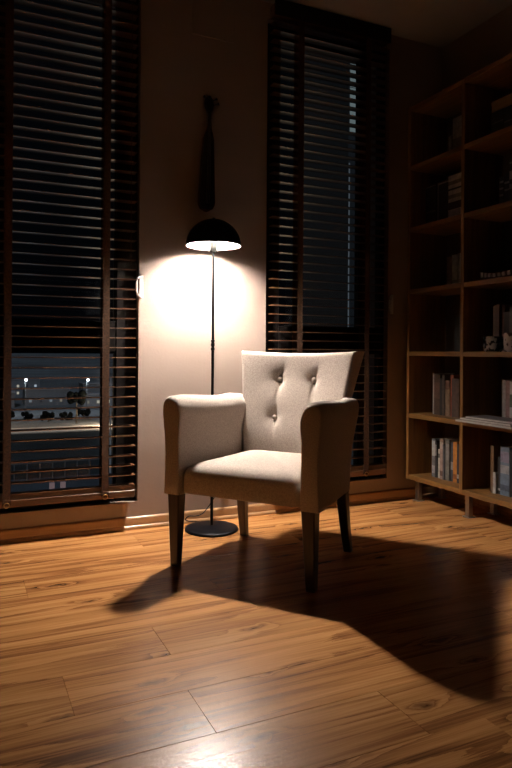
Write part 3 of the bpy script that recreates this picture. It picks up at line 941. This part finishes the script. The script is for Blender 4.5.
# right column, fourth shelf
row(2.125, zt[3], 2.47, [
    (0.030, 0.155, 0.12, (0.05, 0.035, 0.03), 'dark book at the open end of the right fourth shelf', None),
    (0.030, 0.165, 0.12, (0.14, 0.085, 0.06), 'brown book beside the white one on the right fourth shelf', None),
    (0.024, 0.170, 0.12, (0.46, 0.40, 0.35), 'cream white book on the right fourth shelf', None),
    (0.020, 0.168, 0.12, (0.18, 0.09, 0.06), 'russet book between two pale ones on the right fourth shelf', None),
    (0.050, 0.172, 0.12, (0.48, 0.43, 0.39), 'wide off-white book on the right fourth shelf', None),
])
def model_boat():
    e = empty('model_boat', (2.40, 2.33, zt[3])); tag(e, 'small carved boat ornament with pale stripes on the fourth shelf', 'ornament')
    rings = []
    for i in range(15):
        t = -1 + 2 * i / 14
        w = 0.028 * math.sqrt(max(0.01, 1 - t * t)); zt_ = 0.030 + 0.022 * t * t
        rings.append([(w * c, 0.15 * t, z) for c, z in ((-1, zt_), (-.8, zt_ * .45), (-.4, 0.003 + .012 * t * t), (.4, 0.003 + .012 * t * t), (.8, zt_ * .45), (1, zt_))])
    obj('hull', MB().loft(rings), plain('dark_carved_wood', (0.07, 0.035, 0.02), .5), e, smooth=50)
    for i in range(9):
        t = -0.8 + 0.2 * i
        w = 0.0286 * math.sqrt(1 - t * t)
        obj('stripe', MB().box((-w - .001, 0.15 * t - .007, 0.012 + .012 * t * t), (-w + .006, 0.15 * t + .007, 0.030 + .02 * t * t)), plain('ivory_inlay', (0.5, 0.46, 0.4), .4), e)
model_boat()
# right column, fifth shelf
row(2.125, zt[4], 2.44, [
    (0.022, 0.165, 0.13, (0.05, 0.05, 0.055), 'dark book with white horizontal lettering on the right fifth shelf', [(0.8, 0.86, (0.4, 0.4, 0.4)), (0.6, 0.66, (0.35, 0.35, 0.35)), (0.4, 0.46, (0.3, 0.3, 0.3))]),
    (0.030, 0.175, 0.13, (0.025, 0.027, 0.03), 'black paperback next to the white lettered book', [(0.7, 0.76, (0.3, 0.3, 0.3)), (0.5, 0.55, (0.2, 0.2, 0.2))]),
    (0.080, 0.245, 0.15, (0.05, 0.045, 0.045), 'wide black file with a pinkish white label on the right fifth shelf', [(0.55, 0.72, (0.55, 0.42, 0.38)), (0.36, 0.46, (0.24, 0.22, 0.24)), (0.86, 0.9, (0.3, 0.3, 0.3))]),
    (0.080, 0.235, 0.15, (0.04, 0.04, 0.042), 'wide black file at the right end of the fifth shelf', None),
], 1.28)
# right column, top shelf: dark books with a wooden box on top
row(2.14, zt[5], 2.44, [
    (0.075, 0.150, 0.14, (0.030, 0.028, 0.028), 'squat black file under the end of the wooden box', [(0.6, 0.64, (0.15, 0.14, 0.13))]),
    (0.075, 0.150, 0.14, (0.040, 0.034, 0.032), 'squat brown black file under the wooden box', [(0.5, 0.54, (0.15, 0.14, 0.13))]),
    (0.075, 0.150, 0.14, (0.032, 0.032, 0.036), 'squat charcoal file under the wooden box', None),
    (0.060, 0.150, 0.14, (0.028, 0.026, 0.028), 'squat black file at the right end of the top shelf', None),
], 1.1)
bxe = empty('wooden_box', (2.512, 2.300, zt[5] + 0.1503)); tag(bxe, 'long light brown wooden box lying on the files of the top shelf', 'box')
obj('box_body', MB().box((-.065, -.158, 0), (.065, .158, 0.040), 0.002), wood('light_box_wood', (0.22, 0.11, 0.04), (0.36, 0.20, 0.08), 'Y', .5), bxe)
obj('box_lid', MB().box((-.067, -.16, 0.0402), (.067, .16, 0.056), 0.002), MATS['light_box_wood'], bxe)
obj('clasp', MB().box((-.0695, -.01, 0.030), (-.067, .01, 0.050), 0.0005), M_BRASS, bxe)

# ------------------------------------------------------------------ the night street outside (some floors below)
GZ = -16.0
M_GROUND = plain('dark_ground', (0.085, 0.09, 0.095), 0.95, vary=0.5, scale=0.02)
struct(obj('ground', MB().box((-900, 10, GZ - 1), (1500, 4000, GZ)), M_GROUND), 'dark open ground beyond the street', 'ground')
struct(obj('field', MB().box((-200, 58, GZ), (400, 136.5, GZ + .03)), plain('darkened_ground', (0.028, 0.032, 0.034), .95, vary=.5, scale=.06, spec=0.0)), 'added dark sheet deepening the night ground before the street', 'field')  # dark sheet added to deepen the night ground before the street
M_ROAD = plain('asphalt_road', (0.36, 0.33, 0.30), 0.8, vary=0.15, scale=0.3)
rd = struct(obj('street', MB().box((-120, 138.0, GZ), (260, 147.0, GZ + .06)), M_ROAD), 'street running across the view, lit by added lamps', 'street')
obj('lane_line', MB().box((-120, 142.35, GZ + .06), (260, 142.65, GZ + .08)), plain('road_paint', (0.6, 0.58, 0.52), .7), rd)
M_POLE = plain('galvanised_pole', (0.045, 0.048, 0.05), 0.6)
def street_lamp(x, y, h, col, watt, glow, label, group='street lamps outside', r=0.42):
    e = empty('street_lamp', (x, y, GZ)); tag(e, label, 'street lamp', group)
    obj('pole', MB().tube([(0, 0, 0), (0, 0, h * .9), (0, -.3, h * .98), (0, -1.2, h)], [0.14, 0.10, 0.08, 0.06], 8), M_POLE, e, smooth=50)
    obj('lamp_head', MB().box((-.25, -2.0, h - .02), (.25, -1.1, h + .14), 0.05), M_POLE, e)
    obj('lamp_globe', MB().sphere((0, -1.6, h - .38), r, 12, 8, .8), emit('street_glow_%d_%d' % (int(glow), int(col[2] * 100)), col, glow), e, smooth=60)
    if watt:
        ld = bpy.data.lights.new('street_light', 'POINT'); ld.energy = watt; ld.color = col; ld.shadow_soft_size = 0.3
        lo = bpy.data.objects.new('street_light', ld); COL.objects.link(lo); lo.parent = e; lo.location = (0, -1.6, h - 1.0)
C_, A_ = (0.92, 0.96, 1.0), (1.0, 0.55, 0.22)
street_lamp(15.9, 181.6, 9.4, C_, 2200, 9, 'white street lamp seen through the blind near its outer tape', r=.40)
street_lamp(32.1, 181.6, 9.2, C_, 2200, 9, 'white street lamp seen through the blind near its inner tape', r=.40)
street_lamp(8.0, 151.6, 11.2, A_, 2600, 4, 'amber street lamp by the edge of the outer window', r=.45)
for i, (x, y) in enumerate(((-14, 148.6), (30, 148.6), (74, 148.6), (118, 148.6), (162, 148.6))):  # invented lamps: they brighten the road in place of car light trails
    street_lamp(x, y, 5.5, (1.0, 0.68, 0.40), 9000, 0.8, 'low warm lamp added along the street to brighten the road', 'low lamps added to brighten the street', .22)

def building(x, y, w, d, h, rgb, label, wins, name='house'):
    e = empty(name, (x, y, GZ)); tag(e, label, 'building', 'buildings beyond the window')
    obj('wall', MB().box((-w / 2, 0, 0), (w / 2, d, h)), plain('render_%d' % int(rgb[0] * 1000), rgb, .9, vary=.12, scale=.3), e)
    obj('roof', MB().box((-w / 2 - .3, -.3, h), (w / 2 + .3, d + .3, h + .4)), plain('flat_roof', (0.12, 0.12, 0.13), .9), e)
    for wx, wz, ww, wh, col, st in wins:
        f = obj('window', MB().box((wx - ww / 2 - .12, -.12, wz - .12), (wx + ww / 2 + .12, .02, wz + wh + .12)), plain('far_window_frame', (0.05, 0.05, 0.055), .6), e)
        obj('pane', MB().box((wx - ww / 2, -.16, wz), (wx + ww / 2, -.121, wz + wh)), emit('lit_pane_%d_%d' % (int(st * 100), int(col[2] * 100)), col, st) if st else plain('dark_pane', (0.03, 0.035, 0.045), .15), f)
rb = random.Random(5)
names = ['low grey house left of the tree beyond the street', 'pale block with two lit windows beyond the street', 'long dark block on the skyline',
         'grey house standing behind the street lamps', 'small house with one bright window', 'dark hall far behind the street']
for i, (x, y, w, h) in enumerate(((9, 200, 11, 4.4), (24.5, 206, 13, 4.8), (49, 222, 22, 5.5), (2, 232, 16, 6.0), (19, 246, 15, 6.2), (38.5, 196, 10, 3.6))):
    wins = []
    for k in range(int(w // 3)):
        for q in range(2 if h > 6 else 1):
            lit = rb.random() < 0.5
            wins.append((-w / 2 + 1.5 + k * 3, 1.0 + q * 2.5, 0.8, 0.9, (1, .86, .66) if rb.random() < .4 else (.85, .93, 1), (rb.choice((0.2, 0.5, 1.6)) if lit else 0)))
    building(x, y, w, 9, h, (0.06 + .01 * i, 0.06 + .01 * i, 0.065 + .01 * i), names[i], wins)
# low hall with a panelled front, in the foreground below
def hall():
    e = empty('hall', (7.0, 42, GZ)); tag(e, 'low flat roofed hall with a railing just below the window', 'building', 'buildings beyond the window')
    h = 5.9
    obj('wall', MB().box((-9, 0, 0), (14, 14, h)), plain('render_hall', (0.06, 0.066, 0.075), .9, vary=.25, scale=.5), e)
    obj('roof', MB().box((-9.3, -.3, h), (14.3, 14.3, h + .25)), plain('flat_roof_hall', (0.040, 0.046, 0.056), .9, vary=.4, scale=.25), e)
    obj('roof_hatch', MB().box((-4.4, 3, h + .25), (-2.2, 5, h + .8)), MATS['flat_roof_hall'], e)
    obj('railing_rail', MB().box((-9, 13.4, h + 1.65), (14, 13.5, h + 1.75)), M_POLE, e)
    for k in range(24):
        obj('railing_post', MB().box((-9 + k, 13.4, h + .25), (-8.92 + k, 13.48, h + 1.65)), M_POLE, e)
    for x in (-0.85, -0.05):
        obj('lit_vent', MB().box((x, 8, h + .25), (x + .36, 8.3, h + 1.0)), emit('pinkish_light', (1, .62, .60), .16), e)
hall()
# a tower to the right with a lit glazed stair, and pale blocks under it
tw = empty('tower', (41.7, 62, GZ)); tag(tw, 'dark tower block with a lit stairwell strip, seen through the top of the blind', 'building', 'buildings beyond the window')
obj('wall', MB().box((-1.6, 0, 0), (4.2, 12, 60)), plain('tower_render', (0.012, 0.013, 0.014), .9), tw)
st = obj('stairwell', MB().box((-1.55, -.1, 41.9), (-0.05, -.001, 57.8)), plain('far_window_frame', (0.05, 0.05, 0.055), .6), tw)
for k in range(6):
    obj('pane', MB().box((-1.5, -.14, 42 + 2.6 * k), (-.1, -.101, 44.5 + 2.6 * k)), emit('stair_light', (.78, .95, .92), .17), st)
obj('corner_light', MB().box((-1.6, -.12, 18.4), (-1.45, -.101, 38.5)), emit('corner_glow', (.8, .9, 1.0), .09), tw)
building(39, 48, 12, 10, 9.3, (0.15, 0.155, 0.165), 'pale block of flats seen low behind the armchair', [(-3.6 + 1.9 * i, z, 1.0, 1.5, (.9, .92, 1.0), (.22 if (i + int(z)) % 2 == 0 else 0)) for i in range(5) for z in (2, 4.6, 7.0)], 'apartment_block')
# trees and a utility pole
def tree(x, y, h, r, label, wide=1.0, blobs=14):
    e = empty('tree', (x, y, GZ)); tag(e, label, 'tree', 'trees along the street')
    obj('trunk', MB().tube([(0, 0, 0), (.1, 0, h * .3), (0, 0, h * .7)], [.25, .18, .1], 6), plain('bark', (0.05, 0.04, 0.03), .9), e)
    rr = random.Random(int(x * 10))
    bm = bmesh.new()
    for i in range(blobs):
        q = bmesh.ops.create_icosphere(bm, subdivisions=2, radius=r * rr.uniform(.28, .5))
        dx, dy, dz = rr.uniform(-.7, .7) * r * wide, rr.uniform(-.4, .4) * r, rr.uniform(-.5, .6) * r
        for v in q['verts']:
            v.co = v.co * rr.uniform(.85, 1.15) + Vector((dx, dy, h - r * .6 + dz))
    me = bpy.data.meshes.new('crown'); bm.to_mesh(me); bm.free()
    obj('crown', me, plain('dark_foliage', (0.004, 0.005, 0.005), .95, vary=.5, scale=2, spec=0.0), e)
tree(24.5, 152.0, 7.2, 2.0, 'round dark tree standing before the lit street')
for i, x in enumerate((3, 10, 14.5, 19, 23.5, 28, 33.5, 38)):
    tree(x, 158 + 2.5 * (i % 3), 1.7 + .4 * (i % 2), 1.3, 'low dark bush in the hedge behind the street', 1.5)
up = empty('utility_pole', (13.0, 61, GZ)); tag(up, 'grey utility pole with crossarms outside the window', 'pole')
obj('pole', MB().tube([(0, 0, 0), (0, 0, 14.4)], [.13, .08], 8), plain('pale_concrete', (.22, .22, .22), .8), up)
for z in (13.6, 12.2):
    obj('crossarm', MB().box((-.55, -.05, z), (.55, .05, z + .12)), MATS['pale_concrete'], up)
